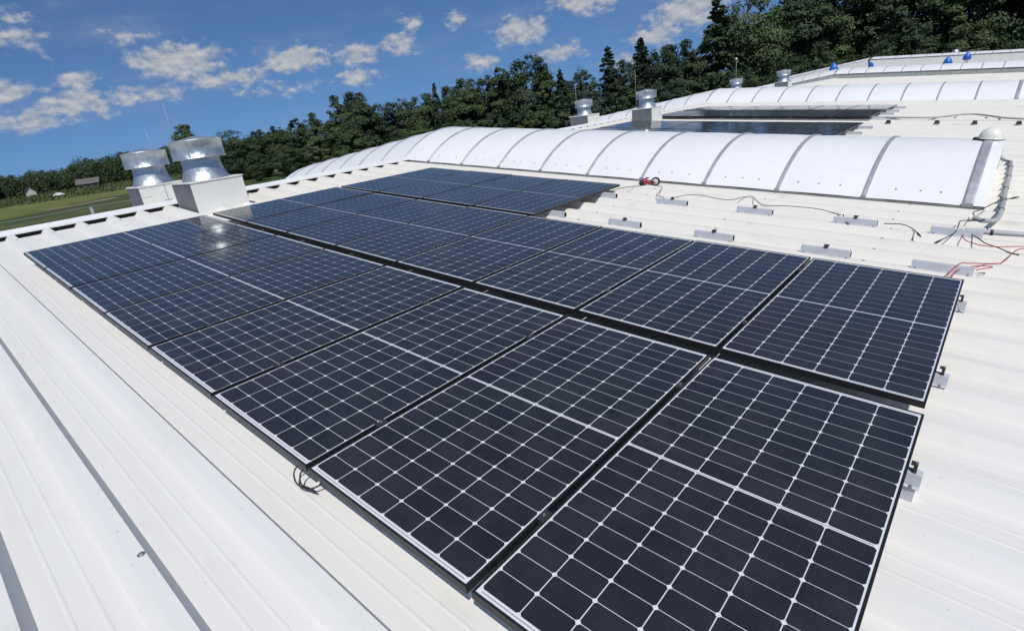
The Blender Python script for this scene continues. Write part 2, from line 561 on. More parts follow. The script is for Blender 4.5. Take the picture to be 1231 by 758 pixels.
# ------------------------------------------------------------------ the factory roof
def build_building():
    root = empty('factory_building', MR @ Matrix.Translation((0, 0, 0)))
    tag(root, 'long low factory with a white ribbed metal roof below the solar panels', 'building')
    y0, y1, xe = -14.0, 100.0, 13.0
    # profile along y: (offset from rib centre, z)
    prof = []
    k0 = int((y0 - RIB0) / PITCH) + 1
    k1 = int((y1 - RIB0) / PITCH) - 1
    for k in range(k0, k1 + 1):
        c = RIB0 + k * PITCH
        prof += [(c - .080, ZP), (c - .030, ZT), (c + .032, ZT), (c + .068, ZP)]
        a, e = c + .068, c + PITCH - .080
        for q in (1 / 3, 2 / 3):
            mid = a + (e - a) * q
            prof += [(mid - .010, ZP), (mid - .004, ZP + .0017), (mid + .004, ZP + .0017), (mid + .010, ZP)]
    nP = len(prof)

    def sheet(fn, us, name):
        mb = MB()
        vs = []
        for u in us:
            vs += [fn(u, y, z) for (y, z) in prof]
        fs = []
        for i in range(len(us) - 1):
            for j in range(nP - 1):
                fs.append((i * nP + j, (i + 1) * nP + j, (i + 1) * nP + j + 1, i * nP + j + 1))
        mb.add(vs, fs)
        return mb.build(name, M['roof'], root)

    sheet(lambda u, y, z: (XR + u, y, z), [0.0, xe - XR], 'roof')
    c2, s2 = math.cos(2 * SLOPE), math.sin(2 * SLOPE)
    far = lambda u, y, z: (XR - c2 * u - s2 * z, y, -s2 * u + c2 * z)
    o = sheet(far, [24.0, 0.0], 'roof')
    o['label'] = 'roof slope falling away beyond the ridge'
    # ridge cap
    mb = MB()
    zt = ZT + .004
    sec = [(XR + .24, zt - .014), (XR + .24, zt), (XR + .18, zt + .004), (XR + .05, zt + .026), (XR, zt + .032)]
    sec2 = [far(.05, 0, zt + .026), far(.18, 0, zt + .004), far(.24, 0, zt), far(.24, 0, zt - .014)]
    sec = sec + [(p[0], p[2]) for p in sec2]
    ys = [y0 + .2 + 2.95 * k for k in range(38)]
    for k in range(len(ys) - 1):
        lift_ = .0025 * (k % 2)
        a, e = ys[k], ys[k + 1] + .05
        vs = [(x, a, z + lift_) for (x, z) in sec] + [(x, e, z + lift_) for (x, z) in sec]
        n = len(sec)
        mb.add(vs, [(i, i + n, i + n + 1, i + 1) for i in range(n - 1)])
    mb.build('ridge_cap', M['cap'], root)
    mb = MB()
    mb.box(XR + .12, XR + .17, y0 + .3, y1 - .3, ZP - .03, ZT - .001)  # added dark strip: paints the shade in the openings between the ribs
    mb.build('notch_shade_strip', M['notchdark'], root)
    # screws with washers along the ribs
    mb = MB()
    for k in range(-3, 30):
        c = RIB0 + k * PITCH
        for xx in np.arange(-9.0, 4.0, 1.55):
            if -7.6 < xx < 1.15 and -.1 < c < 4.4:
                continue
            if c > 7.4 or c < 0:
                continue
            mb.lathe([(0, .009), (.0065, .008), (.0075, .002), (.014, .0005), (.014, -.002)], 8, (xx + random.uniform(-.04, .04), c, ZT))
    mb.lathe([(0, .007), (.007, .006), (.008, .002), (.016, .001), (.016, -.003)], 10, (-1.27, -.672, ZT))
    mb.build('roof_screw', M['gutterdark'], root)['kind'] = 'stuff'
    # walls under the eaves
    mb = MB()
    ze = -2.2
    lo = lambda x, z: (x, z)
    mb.box(xe - .35, xe - .2, y0 + .2, y1 - .2, -8.3, ZP - .05)
    mb.box(XR - 23.5, XR - 23.3, y0 + .2, y1 - .2, -11.2, -4.6)
    mb.box(XR - 23.4, xe - .3, y0 + .2, y0 + .35, -9.5, -4.7)
    mb.box(XR - 23.4, xe - .3, y1 - .35, y1 - .2, -9.5, -4.7)
    # gable infill up to the sheets
    for yy in (y0 + .21, y1 - .34):
        P = [(XR - 23.3, -4.72), (xe - .36, -4.72), (xe - .36, ZP - .02), (XR, ZP - .02), far(23.3, 0, ZP - .02)[0::2]]
        vs = [(p[0], yy, p[1]) for p in P] + [(p[0], yy + .12, p[1]) for p in P]
        n = len(P)
        mb.add(vs, [tuple(range(n)), tuple(range(2 * n - 1, n - 1, -1))] + [(i, (i + 1) % n, n + (i + 1) % n, n + i) for i in range(n)])
    mb.build('wall', M['wall'], root)
    return root


build_building()
C2, S2 = math.cos(2 * SLOPE), math.sin(2 * SLOPE)


def far_slope(u, y, z):
    return (XR - C2 * u - S2 * z, y, -S2 * u + C2 * z)


# ------------------------------------------------------------------ barrel skylights
def skylight(y0, width, rise, curb_h, xend, label, nfar=6, bar_w=.055, fascia=None):
    root = empty('barrel_skylight', on_roof(xend, y0, ZP))
    tag(root, label, 'skylight', 'barrel skylights across the roof')
    # arc from (0,zc) to (width,zc)
    zc = curb_h
    Rr = (width * width / 4 + rise * rise) / (2 * rise)
    a0 = math.asin(width / 2 / Rr)
    NA = 20
    arc = []
    for i in range(NA + 1):
        a = -a0 + 2 * a0 * i / NA
        arc.append((width / 2 + Rr * math.sin(a), zc + Rr * math.cos(a) - (Rr - rise)))
    loc = lambda u, y, z: (XR + u - xend, y, z)                    # near slope, u measured from the ridge
    def locf(u, y, z):
        p = far_slope(u, y, z + ZP)
        return (p[0] - xend, p[1], p[2] - ZP)
    ulen = xend - XR

    def shell(fn, ua, ub, off=0.0, mi=0, mb=None, flip=False):
        vs = []
        for u in (ua, ub):
            for i, (y, z) in enumerate(arc):
                a = -a0 + 2 * a0 * i / NA
                vs.append(fn(u, y + off * math.sin(a), z + off * math.cos(a)))
        n = NA + 1
        fs = [((i, i + n, i + n + 1, i + 1) if not flip else (i + 1, i + n + 1, i + n, i)) for i in range(NA)]
        mb.add(vs, fs, mi, True)

    sp_ = 1.08
    edges = []
    u = ulen - .14
    while u > .2:
        edges.append(u)
        u -= sp_
    # sheets bulge a little between the bars
    mb = MB()
    st = [ulen - .02] + edges + [0.0]
    for i in range(len(st) - 1):
        a, e = st[i], st[i + 1]
        for q in range(4):
            u1, u2 = a + (e - a) * q / 4, a + (e - a) * (q + 1) / 4
            h1 = .010 * math.sin(math.pi * q / 4)
            h2 = .010 * math.sin(math.pi * (q + 1) / 4)
            vs = []
            for (u_, h_) in ((u2, h2), (u1, h1)):
                for j, (y, z) in enumerate(arc):
                    aa = -a0 + 2 * a0 * j / NA
                    vs.append(loc(u_, y + h_ * math.sin(aa), z + h_ * math.cos(aa)))
            n = NA + 1
            mb.add(vs, [(j, j + n, j + n + 1, j + 1) for j in range(NA)], 0, True)
    shell(locf, nfar * 1.08 + .5, 0.0, 0, 0, mb)
    mb.build('glazing', M['poly'], root)
    # glazing bars
    def bar(fn, u, w, flip=False):
        mb = MB()
        n = NA + 1
        ro = .022
        vs = []
        for (du, off) in ((-w / 2, .001), (-w / 2, ro * .6), (-w * .3, ro), (w * .3, ro), (w / 2, ro * .6), (w / 2, .001)):
            for i, (y, z) in enumerate(arc):
                a = -a0 + 2 * a0 * i / NA
                vs.append(fn(u + du, y + off * math.sin(a), z + off * math.cos(a)))
        fs = []
        for k in range(5):
            for i in range(NA):
                q = (k * n + i, (k + 1) * n + i, (k + 1) * n + i + 1, k * n + i + 1)
                fs.append(q if not flip else q[::-1])
        mb.add(vs, fs)
        # foot bracket
        y_, z_ = arc[0]
        p = fn(u, y_, z_)
        mb.box(p[0] - w * .55, p[0] + w * .55, p[1] - .022, p[1] + .01, p[2] - .03, p[2] + .035)
        return mb.build('glazing_bar', M['alugrey'], root)
    for i, u in enumerate(edges):
        bar(loc, u, bar_w * (1.9 if i == 0 else 1.0))
    bar(loc, 0.02, bar_w)
    for k in range(1, nfar + 1):
        bar(locf, k * 1.08, bar_w, True)
    # fixing screws along the foot of the nearest glazing
    if y0 < 10:
        mb = MB()
        mb.lathe([(0, .010), (.008, .009), (.009, .004), (.013, .002), (.013, -.003)], 8)
        proto_ = mb.build('screw', M['alugrey'], root)
        n_ = 0
        for i in range(len(edges) - 1):
            for q in (.25, .5, .75):
                u_ = edges[i] + (edges[i + 1] - edges[i]) * q + random.uniform(-.06, .06)
                y_, z_ = arc[1]
                o_ = proto_ if n_ == 0 else proto_.copy()
                if n_:
                    COL.objects.link(o_)
                o_.location = loc(u_, y_, z_ + .012)
                o_.rotation_euler = (R_(42), 0, 0)
                n_ += 1
    # curb: sheet metal upstand with a dark channel under the glazing foot
    mb = MB()
    for (ya, yb) in ((-.02, .05), (width - .05, width + .02)):
        mb.box(XR - xend, -.02, ya, yb, .0, zc - .02)
    mb.box(-.05, .012, -.02, width + .02, 0, zc - .03)
    for (ya, yb) in ((-.02, .05), (width - .05, width + .02)):
        L = nfar * 1.08 + .5
        vs = []
        for u_ in (0, L):
            for (y_, z_) in ((ya, 0.0), (yb, 0.0), (yb, zc - .03), (ya, zc - .03)):
                vs.append(locf(u_, y_, z_))
        mb.add(vs, [(0, 1, 5, 4), (1, 2, 6, 5), (2, 3, 7, 6), (3, 0, 4, 7)])
    mb.build('curb', fascia or M['cap'], root)
    mb = MB()
    mb.box(XR - xend + .01, .016, -.038, .02, max(zc - .055, .004), zc - .004)
    mb.build('channel', M['gutterdark'], root)
    # end plate and its folded white edge strip
    mb = MB()
    vs = [(-.02, y, z - .004) for (y, z) in arc] + [(-.02, y, max(zc - .03, 0)) for (y, z) in arc]
    n = NA + 1
    mb.add(vs, [(i, n + i, n + i + 1, i + 1) for i in range(NA)])
    shell(lambda u, y, z: (u, y, z), -.10, .03, .012, 0, mb, True)
    vs = [(.03, y + .012 * math.sin(-a0 + 2 * a0 * i / NA), z + .012 * math.cos(-a0 + 2 * a0 * i / NA)) for i, (y, z) in enumerate(arc)]
    vs += [(.03, y, z - .05) for (y, z) in arc]
    mb.add(vs, [(i, n + i, n + i + 1, i + 1) for i in range(NA)])
    mb.build('end_cap', M['cap'], root)
    return root


skylight(7.56, 3.0, .575, .050, 1.0, 'white barrel skylight behind the near solar panels, hard hat on its end')
skylight(25.0, 3.0, .52, .055, 1.08, 'second white barrel skylight, just behind the farther solar panels')
skylight(48.0, 3.2, .34, .38, 1.0, 'third white barrel skylight on a tall grey-green curb', fascia=M['curb'])
skylight(60.0, 3.2, .16, 1.12, 3.0, 'farthest low barrel skylight, a thin white strip before the forest', fascia=M['boxwhite'])


# ------------------------------------------------------------------ roof ventilators
def roof_point(x, y, z):
    """a point of the sheet: uphill of the ridge it follows the slope beyond"""
    if x < XR:
        return MR @ Vector(far_slope((XR - x) / C2, y, z))
    return MR @ Vector((x, y, z))


def ventilator(x, y, label, size=.82, box_h=.47, s=1.0):
    root = empty('roof_ventilator', Matrix.Translation(roof_point(x, y, ZP)))
    tag(root, label, 'ventilator', 'galvanised ventilators along the ridge')
    h = size / 2
    mb = MB()
    mb.box(-h, h, -h, h, -.16, box_h, 0)
    mb.mi = [0, 0, 1, 0, 0, 1]        # two adjoining sides darker grey, the others white
    mb.box(-h - .012, h + .012, -h - .012, h + .012, box_h, box_h + .022, 0)
    mb.build('curb_box', [M['boxwhite'], M['greyside']], root)
    z = box_h + .022
    mb = MB()
    mb.lathe([(.395 * s, z + .001), (.39 * s, z + .012), (.365 * s, z + .05 * s), (.342 * s, z + .10 * s), (.325 * s, z + .16 * s), (.312 * s, z + .23 * s), (.305 * s, z + .30 * s), (.304 * s, z + .46 * s)], 40)
    mb.build('cone', M['galv'], root)
    mb = MB()
    zz = z + .36 * s
    mb.lathe([(.33 * s, zz + .012), (.405 * s, zz), (.425 * s, zz - .004), (.425 * s, zz + .010), (.415 * s, zz + .018), (.415 * s, zz + .285 * s), (.424 * s, zz + .29 * s), (.424 * s, zz + .302 * s), (.40 * s, zz + .305 * s)], 44)
    # joints and a seam in the rolled sheet
    mb.box(.413 * s, .421 * s, -.012, .012, zz + .02, zz + .28 * s, T=Matrix.Rotation(R_(-40), 4, 'Z'))
    mb.build('hood', M['galv'], root)
    mb = MB()
    mb.lathe([(.40 * s, zz + .304 * s), (.28 * s, zz + .318 * s), (.02 * s, zz + .365 * s), (0, zz + .367 * s)], 40)
    mb.build('cap', M['galv'], root)
    for a in (0, 120, 240):
        ca, sa = math.cos(R_(a)), math.sin(R_(a))
        mb = MB()
        mb.tube([(.30 * s * ca, .30 * s * sa, zz - .02), (.40 * s * ca, .40 * s * sa, zz + .05)], .008, 6)
        mb.build('bracket', M['galv'], root)
    return root


def lightning_rod(x, y, ztop, label, r=.0035, ball=False):
    base = roof_point(x, y, ZT)
    root = empty('lightning_rod', Matrix.Translation(base))
    tag(root, label, 'lightning rod', 'thin rods beside the ventilators')
    mb = MB()
    mb.tube([(0, 0, .06), (0, 0, ztop * .6), (0, 0, ztop)], [r * 1.3, r * 1.1, r], 8)
    mb.build('rod', M['rod'], root)
    mb = MB()
    mb.box(-.05, .05, -.05, .05, -.02, .06, bev=.012)
    mb.build('foot', M['alugrey'], root)
    if ball:
        mb = MB()
        mb.lathe([(0, ztop - .07), (.06, ztop - .04), (.08, ztop), (.06, ztop + .04), (0, ztop + .07)], 12)
        mb.build('tip', M['wire'], root)


ventilator(-8.76, 2.72, 'galvanised roof ventilator on a white box touching the near solar panels', s=.93)
ventilator(-11.58, 2.74, 'galvanised roof ventilator beyond the ridge, half behind the nearest one', size=.78, box_h=.51, s=.93)
ventilator(-8.28, 16.8, 'galvanised ventilator mirrored in the panels behind the first skylight', size=.72, s=.80)
ventilator(-11.4, 17.7, 'galvanised ventilator on the ridge, standing between the spruce and the skylight', size=.80, s=.80)
ventilator(-11.7, 34.0, 'small far ventilator rising just above the second skylight', s=.88, size=.75, box_h=.5)
ventilator(-9.75, 36.2, 'far ventilator at the foot of the third skylight', s=.90, size=.75, box_h=.42)
lightning_rod(-9.84, 2.39, 1.27, 'thin lightning rod on the ridge before the second ventilator')
lightning_rod(-9.9, 2.80, 1.68, 'thin lightning rod behind the nearest ventilator, tip against the sky')
lightning_rod(-9.2, 17.75, 1.62, 'thin lightning rod beside the ventilator mirrored in the panels', .006)
lightning_rod(-11.85, 17.9, 1.55, 'thin lightning rod beside the ventilator near the spruce', .006)
lightning_rod(-11.85, 34.4, 2.15, 'far lightning rod with a ball tip before dark trees', .011, True)

# blue cowls and little domes on the far roof
def cowl(x, y, zb, s, label):
    """blue plastic cowl, its hood starting zb above the panel plane"""
    base = roof_point(x, y, ZP)
    root = empty('ventilation_cowl', Matrix.Translation(base))
    tag(root, label, 'roof vent', 'blue vents on the far roof')
    e = (MR @ Vector((x, y, zb))).z - base.z
    mb = MB()
    mb.lathe([(.18 * s, -.1), (.18 * s, e - .02), (.24 * s, e)], 20)
    mb.build('stem', M['galv'], root)
    mb = MB()
    mb.lathe([(.20 * s, e), (.36 * s, e + .04 * s), (.42 * s, e + .18 * s), (.41 * s, e + .45 * s), (.31 * s, e + .70 * s), (.17 * s, e + .88 * s), (.08 * s, e + 1.0 * s), (0, e + 1.02 * s)], 24)
    for k in range(12):
        a = 2 * math.pi * k / 12
        mb.box(.38 * s, .45 * s, -.012, .012, e + .06 * s, e + .44 * s, T=Matrix.Rotation(a, 4, 'Z'))
    mb.build('hood', M['blue'], root)


cowl(-3.85, 57.0, .22, .68, 'bright blue squat vent before the farthest white strip, farther from the red wires')
cowl(-2.70, 57.2, .58, .58, 'bright blue vent raised on a grey stem before the farthest white strip')
cowl(-10.75, 52.2, .22, .72, 'blue vent farthest down the ridge, only its hood showing')
cowl(-9.55, 60.2, .26, .70, 'blue vent on the ridge where the last skylight bends')


def dome(x, y, zb, label):
    base = roof_point(x, y, ZP)
    root = empty('roof_dome', Matrix.Translation(base))
    tag(root, label, 'roof vent', 'small grey vents on the far roof')
    e = (MR @ Vector((x, y, zb))).z - base.z
    mb = MB()
    mb.lathe([(.16, -.1), (.16, e)], 16)
    mb.build('stem', M['galv'], root)
    mb = MB()
    mb.lathe([(.18, e - .01), (.30, e), (.31, e + .14), (.22, e + .30), (0, e + .38)], 16)
    mb.build('hood', M['galv'], root)


dome(-8.7, 70, .50, 'small grey vent behind the bend of the last skylight')
dome(-4.5, 70, .98, 'small grey vent behind the last white strip, above the blue vents')

# ------------------------------------------------------------------ solar panels
PL, PW, PP, GAP = 2.094, 1.050, 1.0733, .113


def make_panel():
    root = empty('solar_module', Matrix.Identity(4))
    f = .0105
    mb = MB()
    t_ = .035
    # frame bars, butted end to end, with a small return flange
    mb.box(0, PW, 0, f, -t_, 0)
    mb.box(0, PW, PL - f, PL, -t_, 0)
    mb.box(0, f, f, PL - f, -t_, 0)
    mb.box(PW - f, PW, f, PL - f, -t_, 0)
    mb.box(f, f + .022, f, PL - f, -t_, -t_ + .0018)
    mb.box(PW - f - .022, PW - f, f, PL - f, -t_, -t_ + .0018)
    mb.build('frame', M['frame'], root)
    mb = MB()
    z = -.0022
    x0, x1, y0, y1 = f, PW - f, f, PL - f
    mb.add([(x0, y0, z), (x1, y0, z), (x1, y1, z), (x0, y1, z)], [(0, 1, 2, 3)], 0)
    mb.add([(x0, y0, -.007), (x1, y0, -.007), (x1, y1, -.007), (x0, y1, -.007)], [(3, 2, 1, 0)], 0)
    zc = z + .0006
    mx, my, mid = .0055, .023, .014
    px = (x1 - x0 - 2 * mx) / 6
    py = (y1 - y0 - 2 * my - mid) / 20
    gx, gy, ch, c2 = .0038, .0026, .0090, .0090
    for i in range(6):
        for j in range(20):
            xa = x0 + mx + i * px + gx / 2
            xb = xa + px - gx
            ya = y0 + my + j * py + gy / 2 + (mid if j >= 10 else 0)
            yb = ya + py - gy
            if j % 2 == 0:      # cut corners on the near side only: two halves make a whole cell
                P = [(xa + ch, ya), (xb - ch, ya), (xb, ya + ch), (xb, yb - c2), (xb - c2, yb), (xa + c2, yb), (xa, yb - c2), (xa, ya + ch)]
            else:
                P = [(xa + c2, ya), (xb - c2, ya), (xb, ya + c2), (xb, yb - ch), (xb - ch, yb), (xa + ch, yb), (xa, yb - ch), (xa, ya + c2)]
            mb.add([(p[0], p[1], zc) for p in P], [tuple(range(8))], 1)
    # tinned ribbons in the end margins and the middle gap
    for yy in (y0 + .0125, y1 - .0125, (y0 + y1) / 2):
        mb.add([(x0 + .02, yy - .0014, zc), (x1 - .02, yy - .0014, zc), (x1 - .02, yy + .0014, zc), (x0 + .02, yy + .0014, zc)], [(0, 1, 2, 3)], 2)
    mb.build('laminate', [M['back'], M['cell'], M['ribbon']], root)
    return root


ORD = ['first', 'second', 'third', 'fourth', 'fifth', 'sixth', 'seventh', 'eighth']
# name, y start, x of the downhill edge's panel start, number, phrase, panel level
ROWS = [('A', 0.0, 0.0, 8, 'front row of panels'),
        ('B', PL + GAP, -.006, 8, 'middle row of the near panels'),
        ('C', 2 * (PL + GAP) - .03, -4 * PP, 4, 'short back row before the skylight'),
        ('D', 11.60, -2.85, 6, 'row half hidden behind the skylight'),
        ('E', 13.76, -2.85, 6, 'far row nearer the first skylight'),
        ('F', 17.42, -3.00, 6, 'far row beyond the white walkway'),
        ('G', 19.72, -3.00, 6, 'last row before the second skylight')]
proto = make_panel()
first = True
for (rn, ry0, rx0, cnt, phrase) in ROWS:
    for i in range(cnt):
        if first:
            root = proto
            first = False
        else:
            root = proto.copy()
            COL.objects.link(root)
            for ch in proto.children:
                c = ch.copy()
                COL.objects.link(c)
                c.parent = root
        jit = random.uniform(-.0012, .0012)
        tilt = Matrix.Rotation(R_(random.uniform(-.10, .10)), 4, 'X') @ Matrix.Rotation(R_(random.uniform(-.10, .10)), 4, 'Y')
        if rn == 'G':            # the last row dips a little towards the second skylight
            tilt = Matrix.Rotation(R_(-.65), 4, 'X') @ tilt
        root.matrix_world = on_roof(rx0 - i * PP + jit, ry0 + jit, random.uniform(-.0008, .0008)) @ tilt
        pos = cnt - 1 - i
        tag(root, f'black framed solar panel, {ORD[pos]} from the ridge in the {phrase}', 'solar panel', 'solar panels on the white roof')

# ------------------------------------------------------------------ mounting rails with their clamps
def make_rail(clamp_kind):
    """short rail, origin at the middle of its foot; 'mid' clamps stand free, 'end' ones grip a frame, None bare"""
    root = empty('mounting_rail', Matrix.Identity(4))
    L, h = .42, -.036 - ZT
    mb = MB()
    sec = [(-.040, 0), (-.040, .004), (-.029, .005), (-.022, h), (.022, h), (.029, .005), (.040, .004), (.040, 0)]
    n = len(sec)
    vs = [(-L / 2, y, z) for y, z in sec] + [(L / 2, y, z) for y, z in sec]
    mb.add(vs, [(i, i + 1, n + i + 1, n + i) for i in range(n - 1)])
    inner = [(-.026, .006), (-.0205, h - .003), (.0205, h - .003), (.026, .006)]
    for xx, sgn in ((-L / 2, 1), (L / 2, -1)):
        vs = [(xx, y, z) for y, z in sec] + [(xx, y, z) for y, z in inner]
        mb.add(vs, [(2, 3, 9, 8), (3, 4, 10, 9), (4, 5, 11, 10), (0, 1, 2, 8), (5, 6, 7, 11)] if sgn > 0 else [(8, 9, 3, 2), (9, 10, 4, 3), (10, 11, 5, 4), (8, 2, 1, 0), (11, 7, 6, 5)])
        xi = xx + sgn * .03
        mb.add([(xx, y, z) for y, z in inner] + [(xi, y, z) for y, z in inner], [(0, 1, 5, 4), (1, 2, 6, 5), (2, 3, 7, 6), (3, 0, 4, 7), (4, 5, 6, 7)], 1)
    mb.build('profile', [M['railface'], M['raildark']], root)
    mb = MB()
    for xx in (-L / 2 + .03, L / 2 - .03):
        for yy in (-.034, .034):
            mb.lathe([(0, .010), (.006, .009), (.006, .004), (.010, .003)], 8, (xx, yy, .001))
    mb.build('screw', M['bolt'], root)
    if clamp_kind:
        cz = h
        top = .001 + h + .036 if clamp_kind != 'free' else h + .03
        cx = {'mid': 0.0, 'free': .0, 'end': .195}[clamp_kind]
        c = MB()
        if clamp_kind == 'mid':
            c.box(-.0090, .0090, -.03, .03, cz, cz + .036, bev=.001)
            c.box(-.0190, .0190, -.03, .03, cz + .0375, cz + .0415, bev=.001)
        elif clamp_kind == 'free':
            c.box(-.014, .014, -.025, .025, cz, cz + .022, bev=.003)
            c.box(-.022, .022, -.025, .025, cz + .022, cz + .028, bev=.001)
        else:
            c.box(.172, .186, -.018, .018, cz, cz + .026, bev=.002)
            c.box(.160, .186, -.018, .018, cz + .0375, cz + .0405, bev=.001)
        co_ = c.build('clamp', M['clamp'], root)
        bt = MB()
        bz = cz + (.041 if clamp_kind != 'free' else .028)
        bx = 0 if clamp_kind != 'end' else .178
        bt.lathe([(.0075, -.001), (.0075, .007), (.004, .0075), (.0035, .003), (0, .003)], 10, (bx, 0, bz))
        bt.build('bolt', M['bolt'], co_)
    return root


def copy_tree(o, parent=None):
    c = o.copy()
    COL.objects.link(c)
    c.parent = parent
    for ch in list(o.children):
        copy_tree(ch, c)
    return c


rails = {}
def rail(kind, x, y, label, group):
    if kind not in rails:
        rails[kind] = make_rail(kind)
        r = rails[kind]
    else:
        r = copy_tree(rails[kind])
    r.matrix_world = on_roof(x, y, ZT + .001)
    return tag(r, label, 'mounting rail', group)


rib = lambda k: RIB0 + PITCH * k
gapx = lambda i: -i * PP - (PP - PW) / 2          # centre of the gap uphill of panel i
GB = 'aluminium rails waiting on the bare roof'
for k, (gx_) in enumerate((gapx(2), gapx(1), gapx(0), .875)):
    who = ('nearest the ridge', 'second from the ridge', 'third from the ridge', 'under the loose red wires')[k]
    rail('free' if k in (0, 1, 2) else None, gx_, rib(12) + .02, f'empty grey rail on a roof rib beside the panels, {who}', GB)
    who = ('nearest the red tool', 'second from the red tool', 'third from the red tool', 'under the black connector cables')[k]
    rail('free' if k in (0, 1, 2) else None, gx_ - .005, rib(15) + .02, f'empty grey rail on a roof rib close to the skylight, {who}', GB)
GE = 'rails poking out under the panel edges'
re_ = rail('end', .895, 1.64, 'grey rail end poking out beneath the front row panel, bolt on it', GE)
mb = MB()
mb.box(-.20, .20, -.03, .03, ZP - ZT, -.0005)
mb.build('packer', M['railface'], re_)
rail('end', .895, rib(7) - .0, 'grey rail end poking out beneath the middle row, nearer the front row', GE)
rail('end', .885, rib(10), 'grey rail end poking out beneath the middle row, nearer the red wires', GE)
rail(None, gapx(3) - .0, rib(12) + .02, 'grey rail end poking out of the short back row, farther from the skylight', GE)
rail(None, gapx(3) - .0, rib(15) + .02, 'grey rail end poking out of the short back row, nearer the skylight', GE)
GM = 'black clamps between the solar panels'
for (rn, cnt, ks, nm) in (('A', 8, (.43, 1.66), 'front row'), ('B', 8, (rib(7), rib(10)), 'middle row'), ('C', 4, (rib(12), rib(15)), 'short back row')):
    for i in range(cnt - 1):
        gx_ = gapx(i) + (-4 * PP if rn == 'C' else 0)
        for j, k in enumerate(ks):
            a, b_ = cnt - 2 - i, cnt - 1 - i
            side = ('front side', 'skylight side')[j]
            nm = nm.replace('short ', '')
            rail('mid', gx_, k, f'black clamp between {ORD[a]} and {ORD[b_]} {nm} panels from the ridge, {side}', GM)
# rail ends stepping up beside the far arrays
GF = 'rail ends beside the far panels'
for j, (yy, xx, lb) in enumerate(((14.2, -1.72, 'beside the far row nearer the first skylight, its near corner'), (15.4, -1.72, 'beside the far row nearer the first skylight, at the walkway'),
                                  (17.9, -1.85, 'beside the panels just past the walkway'), (19.1, -1.85, 'beside the middle of the farther panels'),
                                  (20.05, -1.85, 'beside the last panel row, its near corner'), (21.3, -1.85, 'beside the last panel row, next to the second skylight'))):
    rail(None, xx, yy, f'small far rail end {lb}', GF)

# ------------------------------------------------------------------ cables, conduits and connectors
def cable(name, pts, r, mat, label, cat, group=None, n=8, plug=None, plug_r=.010, plug_len=.10):
    base = Vector(pts[0])
    root = empty(name, on_roof(*base))
    tag(root, label, cat, group)
    P = [Vector((q.x, q.y, max(q.z, ZT + r * 1.02) if q.y > 4.4 else q.z)) for q in spline([Vector(p) for p in pts], n)]
    P = [P[0]] + [(P[i - 1] + P[i] * 2 + P[i + 1]) / 4 + Vector((0, 0, .002)) for i in range(1, len(P) - 1)] + [P[-1]]
    P = [p - base for p in P]
    mb = MB()
    mb.tube(P, r, 8)
    mb.build('sheath', mat, root)
    if plug:
        for end in plug:
            a, c = (P[-1], P[-4]) if end == 1 else (P[0], P[3])
            d = (a - c).normalized()
            mb = MB()
            mb.tube([a - d * .01, a + d * .012, a + d * .014, a + d * plug_len * .55, a + d * plug_len * .56, a + d * plug_len], [plug_r * .7, plug_r * .8, plug_r, plug_r, plug_r * .75, plug_r * .6], 10)
            mb.build('connector', M['black'], root)
    return root


zc_ = ZT + .004
zr = ZT + .008
cable('solar_cable', [(-3.35, 6.28, zr), (-3.25, 6.62, zc_ + .02), (-3.12, 6.95, zc_), (-2.98, 7.05, zr), (-2.80, 6.98, zc_), (-2.66, 6.62, zr), (-2.56, 6.35, zc_ + .02), (-2.42, 6.3, zr)], .0045, M['black'],
      'black cable looping from the back row panel past the red tool', 'cable', 'cables on the roof')
cable('solar_cable', [(-2.30, 6.40, zr), (-2.17, 6.55, zc_ + .02), (-2.03, 6.66, zr), (-1.80, 6.58, zc_), (-1.6, 6.56, zc_), (-1.50, 6.78, zr), (-1.40, 6.83, zr + .01), (-1.28, 6.66, zc_), (-1.12, 6.42, zr + .005), (-.98, 6.5, zc_), (-.75, 6.55, zc_), (-.5, 6.52, zr), (-.22, 6.36, zc_)], .0045, M['black'],
      'long wavy black cable crossing the bare roof below the skylight', 'cable', 'cables on the roof')
cable('solar_cable', [(-.16, 6.12, -.03), (-.12, 6.02, zr + .02), (-.06, 5.96, zr)], .005, M['black'], 'short black lead drooping over a grey rail under the skylight', 'cable', 'cables on the roof')
cable('solar_cable', [(.235, 6.15, zr), (.40, 6.17, zc_ + .01), (.50, 6.05, zc_ + .01), (.57, 5.90, zr)], .005, M['black'], 'short black lead ending in a plug, alone on the roof', 'cable', 'cables on the roof', plug=(1,), plug_r=.011)
cable('solar_cable', [(.775, 5.72, zr), (.83, 5.82, zc_ + .03), (.868, 5.98, zr + .04), (.868, 6.25, zr + .07), (.88, 6.50, zr + .03), (1.0, 6.60, zc_ + .04), (1.06, 6.52, zc_ + .06), (.93, 6.42, zr + .05)], .005, M['black'], 'black cable curling over the rail by the conduit, plug at its end', 'cable', 'cables on the roof', plug=(0,), plug_r=.011)
cable('solar_cable', [(1.03, 6.55, zr + .02), (.97, 6.68, zr + .05), (.945, 6.90, zr + .04), (1.01, 7.08, zc_ + .05), (1.12, 7.30, zc_ + .10), (1.23, 7.45, zc_ + .12)], .005, M['black'], 'thin black cable arching up over the grey conduit', 'cable', 'cables on the roof', plug=(1,), plug_r=.011)
cable('solar_cable', [(.945, 6.10, zr + .02), (1.04, 5.92, zc_ + .02), (1.12, 5.80, zc_), (1.19, 5.72, zr), (1.30, 5.58, zc_), (1.36, 5.55, zc_)], .005, M['black'], 'black cable lying beside the upper red wire', 'cable', 'cables on the roof', plug=(0,), plug_r=.012)
